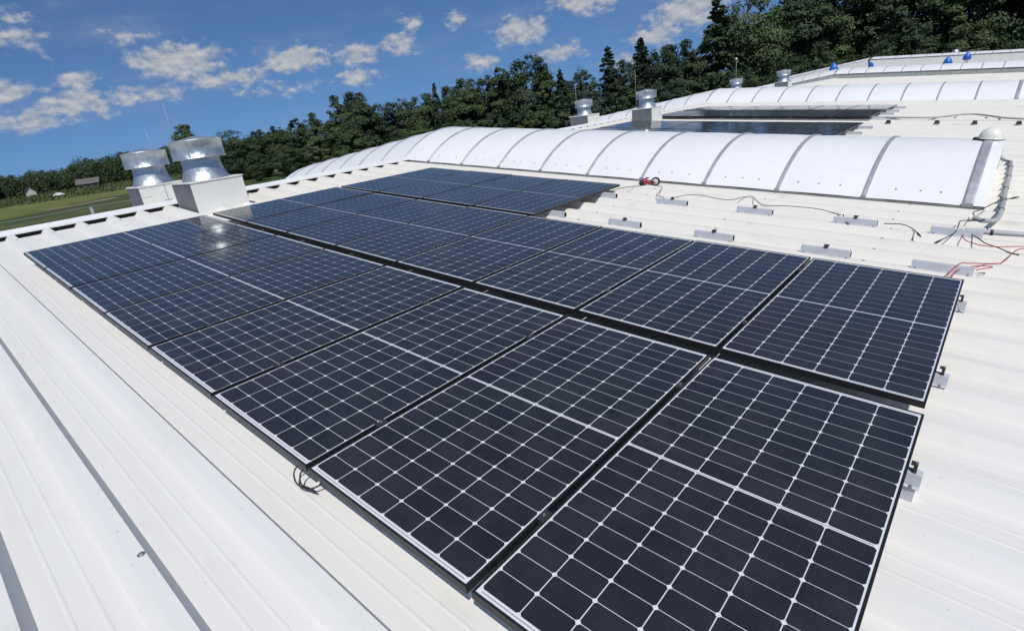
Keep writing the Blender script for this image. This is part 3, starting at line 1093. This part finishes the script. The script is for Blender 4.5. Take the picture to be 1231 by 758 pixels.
cable('solar_cable', [(.92, 6.06, zr + .02), (.95, 5.88, zc_), (1.06, 5.70, zc_ + .01), (1.20, 5.72, zr), (1.40, 5.86, zc_), (1.7, 5.9, zc_), (2.0, 5.8, zc_)], .0045, M['red'], 'red wire running from the conduit mouth, farther from the panels', 'cable', 'cables on the roof')
cable('solar_cable', [(.925, 4.35, -.05), (.945, 4.58, ZT + .07), (.985, 4.78, ZT + .08), (1.04, 4.98, zc_ + .03), (1.14, 5.12, zr), (1.235, 5.20, zc_), (1.275, 5.30, zc_ + .01), (1.325, 5.62, zr), (1.40, 5.80, zc_), (1.7, 5.95, zc_), (2.0, 6.0, zc_)], .0045, M['red'], 'red wire climbing out of the panel edge over the rail', 'cable', 'cables on the roof')
cable('solar_cable', [(.955, 4.33, -.06), (.97, 4.62, ZT + .055), (1.02, 4.85, ZT + .02), (1.09, 5.0, zc_ + .01), (1.20, 5.06, zr), (1.10, 4.92, zc_)], .0045, M['red'], 'short red wire beside the longer one at the panel edge', 'cable', 'cables on the roof')
# lead hanging out below the front edge
cable('solar_cable', [(-1.200, .08, -.058), (-1.228, .022, -.075), (-1.222, -.012, -.098), (-1.180, -.030, -.122), (-1.135, -.024, -.132), (-1.085, .000, -.130), (-1.05, .06, -.11)], .0040, M['black'], 'black cable loop hanging below the front panel edge', 'cable', 'cables on the roof', plug=None)
cable('solar_cable', [(-1.165, .07, -.058), (-1.185, .012, -.085), (-1.175, -.010, -.115), (-1.150, -.018, -.130), (-1.110, -.008, -.134)], .0040, M['black'], 'shorter black lead and plug below the front panel edge', 'cable', 'cables on the roof', plug=(1,), plug_r=.0075, plug_len=.05)

# corrugated conduit beside the skylight end
def conduit(pts, r, label, ties=()):
    base = Vector(pts[0])
    root = empty('conduit_pipe', on_roof(*base))
    tag(root, label, 'conduit')
    P = spline([Vector(p) - base for p in pts], 26)
    Q, rad = [], []
    for i, p in enumerate(P):
        Q.append(p)
        rad.append(r * (1.0 if i % 2 else .93))
    mb = MB()
    mb.tube(Q, rad, 12)
    mb.build('pipe', M['conduit'], root)
    mb = MB()
    for tt in ties:
        i = int(tt * (len(P) - 2))
        d = (P[i + 1] - P[i]).normalized()
        mb.tube([P[i] - d * .012, P[i] + d * .012], r * 1.14, 12)
        mb.tube([P[i] + Vector((-r * .9, 0, r * .5)), P[i] + Vector((-r * 1.8, .05, r * 1.3))], .005, 6)
    if ties:
        mb.build('cable_tie', M['black'], root)
    return root


conduit([(1.02, 11.35, ZP + .10), (1.10, 11.15, ZP + .06), (1.165, 10.7, ZT + .03), (1.18, 9.6, ZT + .03), (1.175, 8.4, ZT + .03), (1.175, 7.3, ZT + .03), (1.15, 6.75, ZT + .03), (1.06, 6.60, ZT + .04), (.96, 6.64, ZT + .05)], .025,
        'grey corrugated conduit running along the skylight end with black ties', (.17, .24, .31, .40, .49, .57, .64))
conduit([(.935, 6.10, ZT + .035), (1.05, 6.14, ZT + .032), (1.2, 6.17, ZT + .03), (1.5, 6.24, ZT + .03), (2.2, 6.4, ZT + .03)], .026,
        'grey corrugated conduit lying across the ribs to the roof side', (.42,))
cable('conduit_pipe', [(-1.7, 18.1, zr), (-.9, 18.0, zr + .01), (-.4, 18.15, zr + .03), (.1, 18.7, zr + .05), (.5, 18.5, zr + .03), (.9, 17.95, zr + .02), (1.6, 17.8, zr + .01), (3.0, 17.9, zr)], .022, M['conduit'],
      'grey wavy conduit across the roof beside the far panels', 'conduit')
# lightning conductor on rubber feet past the far arrays
root = empty('lightning_conductor', on_roof(-2.4, 16.75, ZT))
tag(root, 'thin conductor wire on four black rubber feet behind the hard hat', 'wire')
mb = MB()
mb.tube([(x, .02 * math.sin(x * 3), .08) for x in np.arange(-4.3, 6.0, .4)], .005, 6)
mb.build('wire', M['wire'], root)
for xx in (1.0, 2.02, 2.75, 3.55):
    mb = MB()
    vs = [(xx - .06, -.06, .0), (xx + .06, -.06, 0), (xx + .06, .06, 0), (xx - .06, .06, 0), (xx - .035, -.035, .08), (xx + .035, -.035, .08), (xx + .035, .035, .08), (xx - .035, .035, .08)]
    mb.add(vs, [(0, 3, 2, 1), (4, 5, 6, 7), (0, 1, 5, 4), (1, 2, 6, 5), (2, 3, 7, 6), (3, 0, 4, 7)])
    mb.build('foot', M['rubber'], root)
# and along the ridge
root = empty('lightning_conductor', on_roof(XR - .32, 0, ZT))
tag(root, 'thin bright conductor wire held above the ridge before the field', 'wire')
mb = MB()
mb.tube([(0, y, .115 - .012 * math.sin(math.pi * ((y + 8) % 1.55) / 1.55)) for y in np.arange(-8, 2.3, .155)], .0030, 6)
mb.build('wire', M['rod'], root)
for k in range(7):
    mb = MB()
    mb.box(-.02, .02, -8 + 1.55 * k - .02, -8 + 1.55 * k + .02, -.08, .10, bev=.005)
    mb.build('holder', M['alugrey'], root)

# ------------------------------------------------------------------ hard hat on the skylight
hat = empty('hard_hat', on_roof(.87, 9.06, .458) @ Matrix.Rotation(R_(-12), 4, 'Z') @ Matrix.Scale(.87, 4))
tag(hat, 'off-white hard hat resting on the end of the first skylight', 'helmet')
bm = bmesh.new()
bmesh.ops.create_uvsphere(bm, u_segments=40, v_segments=24, radius=1)
bmesh.ops.delete(bm, geom=[v for v in bm.verts if v.co.z < -.12], context='VERTS')
for v in bm.verts:
    z = v.co.z
    v.co.x *= .150
    v.co.y *= .122
    v.co.z = z * .150 + .028
    if abs(v.co.y) < .035 and z > 0:
        v.co.z += .006 * (1 - abs(v.co.y) / .035)
ring = [e for e in bm.edges if e.is_boundary]
ex = bmesh.ops.extrude_edge_only(bm, edges=ring)
for v in [g_ for g_ in ex['geom'] if isinstance(g_, bmesh.types.BMVert)]:
    k = 1.07 + (.22 if v.co.x > .05 else 0) * max(0, min(1, (v.co.x - .03) / .1))
    v.co.x *= k
    v.co.y *= 1.05
    v.co.z -= .006
for f_ in bm.faces:
    f_.smooth = True
me = bpy.data.meshes.new('shell')
bm.to_mesh(me)
bm.free()
me.materials.append(M['helmet'])
o = link('shell', me, hat)
sol = o.modifiers.new('thickness', 'SOLIDIFY')
sol.thickness = .004
mb = MB()
mb.tube([(.118 * math.cos(a), .098 * math.sin(a), .012) for a in np.linspace(0, 2 * math.pi, 28)], .012, 8, caps=False)
mb.build('headband', M['padding'], hat)
mb = MB()
mb.tube(spline([(-.10, .02, .004), (-.155, -.01, .010), (-.175, -.045, .012), (-.15, -.07, .004)], 6), .022, 10)
mb.lathe([(0, .05), (.03, .046), (.042, .03), (.042, .012), (.03, 0), (0, 0)], 16, (-.165, -.045, -.01))
mb.build('ratchet_knob', M['padding'], hat)

# ------------------------------------------------------------------ red power tool by the skylight foot
tool = empty('power_tool', on_roof(-3.02, 7.02, ZT + .002) @ Matrix.Rotation(R_(14), 4, 'Z') @ Matrix.Scale(.86, 4))
tag(tool, 'small red and black power tool with a pale disc, lying before the skylight', 'tool')
def xz(mb, prof, x, y, z, ax, n=20, mi=0):
    T = Matrix.Translation((x, y, z)) @ Matrix.Rotation(R_(90), 4, 'X') @ Matrix.Rotation(ax, 4, 'Y')
    mb.lathe(prof, n, (0, 0, 0), mi, True, T)
mb = MB()
mb.tube(spline([(-.125, 0, .055), (-.085, 0, .070), (-.03, 0, .055), (.03, .005, .050), (.075, .01, .070)], 6), [.060] * 5 + [.058, .054, .050, .045, .040, .036, .033, .031, .030, .030, .031, .032, .034, .036, .039, .042, .045, .048, .050, .052][:20], 12)
mb.build('body', M['toolred'], tool)
mb = MB()
xz(mb, [(0, -.05), (.040, -.05), (.046, -.04), (.046, .04), (.040, .05), (0, .05)], -.150, 0, .047, 0, 22)
mb.tube([(-.10, .0, .10), (-.07, 0, .135), (-.03, 0, .142)], [.015, .014, .012], 8)
mb.build('battery', M['rubber'], tool)
mb = MB()
xz(mb, [(.052, -.028), (.074, -.024), (.078, -.01), (.078, .02), (.070, .028), (.052, .030)], .098, 0, .078, 0, 28)
mb.build('guard', M['rubber'], tool)
mb = MB()
xz(mb, [(0, -.012), (.050, -.010), (.052, .030), (.045, .034), (.012, .034), (.010, .040), (0, .040)], .098, 0, .078, 0, 28)
mb.build('disc', M['toolgrey'], tool)

# ------------------------------------------------------------------ trees
def leaf_quads(centres, normals, size, jitter=.6):
    n = len(centres)
    nr = normals + rng.normal(0, jitter, (n, 3))
    nr /= np.linalg.norm(nr, axis=1, keepdims=True)
    a = np.cross(nr, rng.normal(0, 1, (n, 3)))
    a /= np.linalg.norm(a, axis=1, keepdims=True) + 1e-9
    b_ = np.cross(nr, a)
    s = size * rng.uniform(.55, 1.25, (n, 1))
    w = s * rng.uniform(.45, .8, (n, 1))
    mid = centres + nr * s * .18
    P = np.stack([centres - a * s, mid - b_ * w, centres + a * s, mid + b_ * w], 1).reshape(-1, 3)
    F = np.arange(4 * n).reshape(n, 4)
    return P, F


def mesh_np(name, P, F, mat):
    me = bpy.data.meshes.new(name)
    me.from_pydata(P.tolist(), [], F.tolist())
    me.materials.append(mat)
    me.update()
    return me


def broadleaf(h, r, seed, n=20000, mat='leaf', low=.05, lump=1.0, size=.20, shape=1.10, spires=1):
    """uneven feathery crown: leaf clumps over many boughs; returns (crown mesh, trunk mesh)"""
    rs = np.random.default_rng(seed)
    blobs = []
    nb = 120
    lean = rs.normal(0, .10, 2) * r
    side = rs.uniform(0, 6.28)
    for i in range(nb):
        zf = rs.uniform(low, 1.0)
        env = math.sin(math.pi * min(1, max(0, (zf - low * .4) / (1.06 - low * .4))) ** shape) ** .55
        a = rs.uniform(0, 2 * math.pi)
        rr = r * env * rs.uniform(.25, 1.0) ** .6 * (1 + .22 * math.sin(a * 2 + side) + .12 * math.sin(zf * 11 + side))
        br = r * rs.uniform(.13, .34) * lump * (1.0 if zf < .85 else .7)
        blobs.append((rr * math.cos(a) * .9 + lean[0] * zf, rr * math.sin(a) * .9 + lean[1] * zf, zf * h - br * .5, br, rs.uniform(.6, 1.25)))
    for k in range(spires):
        a = rs.uniform(0, 6.28)
        q = r * rs.uniform(0, .5)
        blobs.append((q * math.cos(a) + lean[0], q * math.sin(a) + lean[1], h * rs.uniform(.90, .985) - .3, r * rs.uniform(.10, .17), 2.2))
    tot = sum(q[3] ** 2 for q in blobs)
    Cs, Ns = [], []
    for (x, y, z, br, zs) in blobs:
        k = int(n * br * br / tot)
        d = rs.normal(0, 1, (k, 3))
        d /= np.linalg.norm(d, axis=1, keepdims=True)
        rad = br * (rs.uniform(.25, 1.0, (k, 1)) ** .5) * rs.choice([1.0, 1.0, 1.0, 1.35], (k, 1))
        p = np.array([x, y, z]) + d * rad * np.array([1, 1, .85 * zs])
        Cs.append(p)
        hub = p - np.array([0, 0, z - .25 * br])
        out_ = np.stack([p[:, 0], p[:, 1], (p[:, 2] - h * .55) * .5], 1) / r
        Ns.append(d * .8 + out_ * .9 + np.array([0, 0, .35]))
    P, F = leaf_quads(np.concatenate(Cs), np.concatenate(Ns), size, .45)
    crown = mesh_np('crown', P, F, M[mat])
    mb = MB()
    mb.tube([(0, 0, -.3), (.05 * r, 0, h * .25), (-.03 * r, .04 * r, h * .55), (0, 0, h * .88)], [.022 * h, .017 * h, .010 * h, .003 * h], 9)
    for (x, y, z, br, zs) in blobs[:34]:
        z0 = max(h * .10, z - .20 * h)
        mb.tube([(0, 0, z0), (x * .5, y * .5, (z0 + z) / 2 + .02 * h), (x, y, z)], [.006 * h, .0035 * h, .0012 * h], 5)
    tr = mb.build('trunk', M['bark'])
    tm = tr.data
    bpy.data.objects.remove(tr)
    return crown, tm


def conifer(h, r, seed, n=19000, mat='needle', low=.06, gap=.35, size=.215):
    rs = np.random.default_rng(seed)
    Cs, Ns = [], []
    mb = MB()
    mb.tube([(0, 0, -.3), (0, 0, h * .5), (0, 0, h * .99)], [.016 * h, .010 * h, .0015 * h], 9)
    whorls = 34
    per = n / (whorls * 7)
    for w in range(whorls):
        zf = low + (1 - low) * (w / whorls) ** .92
        rad = r * (1 - zf) ** .72 * rs.uniform(.80, 1.12) + .22
        for j in range(7):
            if rs.random() < gap * .35:
                continue
            a = rs.uniform(0, 2 * math.pi)
            L = rad * rs.uniform(.65, 1.1)
            z0 = zf * h + rs.uniform(-.25, .25)
            droop = -.22 * L
            k = max(5, int(per * (.35 + 1.5 * L / r)))
            t_ = rs.uniform(.06, 1.0, k) ** .75
            wv = rs.normal(0, .19, k) * L * (1.1 - t_ * .6)
            hv = rs.normal(0, .08, k) * L
            x = math.cos(a) * L * t_ - math.sin(a) * wv
            y = math.sin(a) * L * t_ + math.cos(a) * wv
            z = z0 + droop * t_ + .10 * L * t_ ** 3 + hv
            Cs.append(np.stack([x, y, z], 1))
            Ns.append(np.stack([np.cos(a) * .5 * np.ones(k), np.sin(a) * .5 * np.ones(k), np.ones(k)], 1))
            mb.tube([(0, 0, z0), (math.cos(a) * L * .8, math.sin(a) * L * .8, z0 + droop * .8)], [.0022 * h, .0008 * h], 4)
    k = 50
    Cs.append(np.stack([rs.normal(0, .10, k), rs.normal(0, .10, k), h * rs.uniform(.94, 1.0, k)], 1))
    Ns.append(np.tile([0, 0, 1.0], (k, 1)))
    P, F = leaf_quads(np.concatenate(Cs), np.concatenate(Ns), size)
    crown = mesh_np('crown', P, F, M[mat])
    tr = mb.build('trunk', M['bark'])
    tm = tr.data
    bpy.data.objects.remove(tr)
    return crown, tm


H = 20.0
BROAD = [broadleaf(H, 4.6, 1), broadleaf(H, 4.0, 2, lump=.95, shape=1.0), broadleaf(H, 5.0, 3, lump=1.1, shape=1.25, spires=0), broadleaf(H, 3.6, 4, low=.08, lump=.95, shape=.95, spires=2),
         broadleaf(H, 4.6, 5, lump=1.15, shape=1.2), broadleaf(H, 3.3, 10, lump=.95, shape=1.05, spires=1), broadleaf(H, 4.2, 12, lump=1.0, shape=1.15)]
PALE = [broadleaf(H, 4.2, 21, mat='pale', n=14000), broadleaf(H, 3.8, 22, mat='pale', n=14000, lump=.85)]
PINE = [conifer(H, 3.9, 6), conifer(H, 4.4, 7, gap=.6), conifer(H, 3.4, 8)]
THIN = [broadleaf(H, 2.0, 9, n=1600, mat='pale', low=.3, lump=.6, size=.17, spires=4)]


def tree(kind, mesh, az, dist, h, label, group, widen=1.0):
    a = R_(az)
    root = empty(kind, Matrix.Translation((-math.sin(a) * dist, math.cos(a) * dist, 0)) @ Matrix.Rotation(random.uniform(0, 6.28), 4, 'Z') @ Matrix.Diagonal((h / H * widen, h / H * widen, h / H, 1)))
    tag(root, label, 'tree', group)
    for nm, me in (('crown', mesh[0]), ('trunk', mesh[1])):
        o_ = bpy.data.objects.new(nm, me)
        COL.objects.link(o_)
        o_.parent = root
    return root


EYE = 10.03
GT = 'trees of the forest behind the factory'
def hgt(elv, dist):
    return EYE + dist * math.tan(R_(elv))


# skyline trees read off from the edge of the wood: azimuth from +y to -x, top elevation, distance, kind, label
SKY = [
    (71.05, 2.65, 215, 'b', 1.0, 'lone rounded tree standing up behind the nearest ventilator'),
    (69.2, 1.3, 230, 'b', 1.3, None), (67.2, 1.75, 210, 'b', 1.2, None), (65.2, 1.45, 205, 'b', 1.2, None), (63.4, 1.6, 195, 'b', 1.2, None), (61.6, 2.0, 180, 'b', 1.1, None), (60.0, 2.3, 165, 'b', 1.1, None),
    (57.6, 3.55, 140, 'b', 1.05, 'first of the two taller bushy trees rising over the low wood'), (55.7, 3.75, 140, 'b', 1.0, 'second taller bushy tree, highest where the wood steps up'), (54.0, 2.5, 145, 'b', 1.0, None), (52.6, 2.35, 140, 'b', 1.0, None),
    (51.2, 2.6, 140, 'b', 1.0, None), (49.5, 2.8, 135, 'b', 1.0, None), (48.2, 3.6, 130, 'c', .75, 'narrow dark conifer tip among rounder trees above the skylight bend'), (46.7, 3.2, 130, 'b', .9, None),
    (45.1, 3.7, 128, 'b', .9, None), (43.4, 3.6, 126, 'b', .9, None), (41.6, 4.2, 124, 'b', .9, None), (39.3, 4.95, 120, 'b', 1.05, 'broad dense tree, tallest of the wood above the first skylight'),
    (37.4, 3.9, 120, 'b', .85, None), (35.9, 3.3, 118, 'c', 1.1, 'small pointed conifer between the broad tree and the sparse one'), (34.0, 3.35, 122, 't', 1.0, 'thin sparse pale tree with sky showing through'),
    (31.2, 4.6, 112, 'c', 1.25, 'large spruce with a pointed crown above the second pair of ventilators'), (28.2, 4.95, 112, 'c', 1.35, 'broad dark conifer beside the pointed spruce'), (26.2, 4.0, 112, 'b', 1.0, None), (24.2, 4.1, 112, 'b', 1.0, None),
    (21.5, 7.6, 112, 'c', 1.25, 'very tall dark conifer rising out of the picture'), (19.3, 7.3, 116, 'b', .9, None), (17.2, 5.7, 118, 'b', .9, None), (14.6, 7.2, 120, 'b', 1.0, None), (12.3, 7.6, 120, 'b', .9, None), (9.7, 8.0, 122, 'c', 1.2, None),
    (7.2, 8.2, 124, 'b', .9, None), (4.6, 8.4, 124, 'b', 1.0, None), (2.1, 8.3, 125, 'b', .9, None), (-.5, 8.2, 126, 'b', .9, None), (-3.2, 8.0, 128, 'c', 1.2, None), (-6, 8.2, 130, 'b', .9, None), (-9, 8, 130, 'b', .9, None)]
LB = {'b': 'dark leafy tree in the unbroken wood behind the factory roof', 'c': 'dark tall conifer in the closed wood over the far roof', 'p': 'paler grey-green tree low along the near edge of the wood'}
for (az_, ev, ds, kd, wd, lab) in SKY:
    me = {'b': random.choice(BROAD), 'c': random.choice(PINE), 't': THIN[0]}[kd]
    nm = {'b': 'leafy_tree', 'c': 'conifer_tree', 't': 'sparse_tree'}[kd]
    tree(nm, me, az_, ds, hgt(ev, ds), lab or LB[kd], GT, wd * (1.18 if kd == 'b' else 1.0))
# the ranks behind and the lower edge in front
for az_ in np.arange(-8, 69, 2.3):
    base_d = np.interp(az_, [-8, 20, 40, 56, 60, 69], [124, 112, 118, 138, 165, 225])
    evs = np.interp(az_, [s_[0] for s_ in SKY][::-1], [s_[1] for s_ in SKY][::-1])
    a2 = az_ + random.uniform(-.8, .8)
    d2 = base_d + random.uniform(9, 20)
    tree('leafy_tree', random.choice(BROAD), a2, d2, hgt(max(.6, evs * random.uniform(.62, .90) - .1), d2), LB['b'], GT, 1.15)
    a3 = az_ + random.uniform(-.9, .9)
    d3 = base_d - random.uniform(6, 13)
    pale = 30 < az_ < 62 and random.random() < .45
    hh = hgt(max(-.8, evs * random.uniform(.10, .5) - .6), d3)
    tree('leafy_tree', random.choice(PALE if pale else BROAD), a3, d3, hh, LB['p'] if pale else LB['b'], GT, 1.3)

# far-off wood closing the fields, and the weedy margin before it: single masses nobody could count
def mass(name, label, spots, mat, n_per, size):
    Cs, Ns = [], []
    for (x, y, z, rx_, rz_) in spots:
        d = rng.normal(0, 1, (n_per, 3))
        d /= np.linalg.norm(d, axis=1, keepdims=True)
        Cs.append(np.array([x, y, z]) + d * rng.uniform(.6, 1.1, (n_per, 1)) * np.array([rx_, rx_, rz_]))
        Ns.append(d + np.array([0, 0, .4]))
    P, F = leaf_quads(np.concatenate(Cs), np.concatenate(Ns), size)
    o_ = link(name, mesh_np(name, P, F, M[mat]))
    tag(o_, label, 'woodland', kind='stuff')


sp_ = []
for az_ in np.arange(62, 100, .22):
    for row in range(3):
        d = np.interp(az_, [62, 70, 76, 84, 100], [330, 360, 430, 440, 420]) + row * 14 + random.uniform(-5, 5)
        top = np.interp(az_, [62, 70, 75.5, 78.4, 81.7, 83.7, 100], [1.1, 1.1, 1.0, .78, .52, .40, .3])
        hh = max(6, hgt(top, d) * (random.uniform(.76, .98) + .07 * math.sin(az_ * 2.1) + .07 * math.sin(az_ * .9 + 1) + (.12 if random.random() < .06 else 0)))
        a = R_(az_ + random.uniform(-.2, .2))
        x, y = -math.sin(a) * d, math.cos(a) * d
        rr = random.choice((1.8, 2.6, 3.4, 4.6))
        sp_.append((x, y, hh - rr, rr, rr * random.uniform(.8, 1.5)))
        sp_.append((x + random.uniform(-2, 2), y + random.uniform(-2, 2), hh * .55, rr * 1.2, hh * .32))
        sp_.append((x + random.uniform(-2, 2), y + random.uniform(-2, 2), hh * .2, rr * 1.25, hh * .28))
mass('treeline', 'dark wood closing the far side of the fields', sp_, 'leaf', 170, .45)
sp_ = []
for k in range(1500):
    az_ = random.uniform(62, 96)
    d = random.uniform(296, 420)
    a = R_(az_)
    d = min(d, np.interp(az_, [62, 70, 76, 84, 100], [320, 350, 415, 425, 405]))
    rr = random.uniform(1.0, 2.1)
    sp_.append((-math.sin(a) * d, math.cos(a) * d, rr * .2, rr * 2.4, rr * .55))
mass('undergrowth', 'rough weedy margin with low bushes between the field and the wood', sp_, 'weed', 40, .45)


# a house and a barn half hidden at the far wood
def house(az_, d, w, l, hw, hr, yaw, wallc, roofc, label, name):
    a = R_(az_)
    root = empty(name, Matrix.Translation((-math.sin(a) * d, math.cos(a) * d, 0)) @ Matrix.Rotation(yaw, 4, 'Z'))
    tag(root, label, 'house' if 'house' in name else 'barn')
    mb = MB()
    vs = []
    for x in (-l / 2, l / 2):
        vs += [(x, -w / 2, 0), (x, w / 2, 0), (x, w / 2, hw), (x, 0, hw + hr), (x, -w / 2, hw)]
    mb.add(vs, [(4, 3, 2, 1, 0), (5, 6, 7, 8, 9), (0, 5, 9, 4), (1, 2, 7, 6), (0, 1, 6, 5)])
    mb.build('wall', pmat(name + '_wall', wallc, .8, vary=.1, vscale=.5), root)
    mb = MB()
    e = .5
    for sgn in (1, -1):
        p0_, p1_ = (sgn * (w / 2 + e), hw - e * hr / (w / 2)), (0, hw + hr)
        vs = []
        for x in (-l / 2 - e, l / 2 + e):
            vs += [(x, p0_[0], p0_[1] + .05), (x, 0, p1_[1] + .05), (x, 0, p1_[1] + .25), (x, p0_[0], p0_[1] + .25)]
        mb.add(vs, [(0, 1, 2, 3), (7, 6, 5, 4), (0, 4, 5, 1), (1, 5, 6, 2), (2, 6, 7, 3), (3, 7, 4, 0)])
    mb.build('roof', pmat(name + '_roof', roofc, .7, vary=.15, vscale=.4), root)
    mb = MB()
    for k in range(3):
        x = -l / 3 + k * l / 3
        mb.box(x - .5, x + .5, -w / 2 - .04, -w / 2 + .1, 1.0, 2.2)
    mb.build('window', M['frame'], root)


house(82.45, 405, 4.6, 4, 2.6, 2.5, R_(-12), (.46, .44, .41), (.16, .145, .135), 'small pale gabled house at the foot of the far wood', 'farm_house')
house(78.66, 398, 7, 10.5, 3.0, 2.4, R_(66), (.06, .052, .045), (.105, .094, .085), 'long barn with a grey-brown roof before the far wood', 'farm_barn')
for k, (az_, d, lb) in enumerate(((80.85, 326, 'white car parked out at the far field border'),)):
    a = R_(az_)
    root = empty('parked_car', Matrix.Translation((-math.sin(a) * d, math.cos(a) * d, .6)) @ Matrix.Rotation(R_(75), 4, 'Z'))
    tag(root, lb, 'car')
    mb = MB()
    sec = [(-2.1, .35), (-2.1, .85), (-1.5, 1.0), (-.9, 1.5), (.7, 1.5), (1.3, 1.0), (2.1, .85), (2.15, .35)]
    n = len(sec)
    vs = [(x, -.85, z) for x, z in sec] + [(x, .85, z) for x, z in sec]
    mb.add(vs, [tuple(range(n)), tuple(range(2 * n - 1, n - 1, -1))] + [(i, n + i, n + (i + 1) % n, (i + 1) % n) for i in range(n)])
    mb.build('body', pmat('car_paint', (.78, .78, .76), .3), root)
    for xx in (-1.3, 1.35):
        for yy in (-.78, .78):
            mb = MB()
            T = Matrix.Translation((xx, yy, .33)) @ Matrix.Rotation(R_(90), 4, 'X')
            mb.lathe([(0, -.12), (.30, -.12), (.33, -.08), (.33, .08), (.30, .12), (0, .12)], 16, T=T)
            mb.build('wheel', M['rubber'], root)
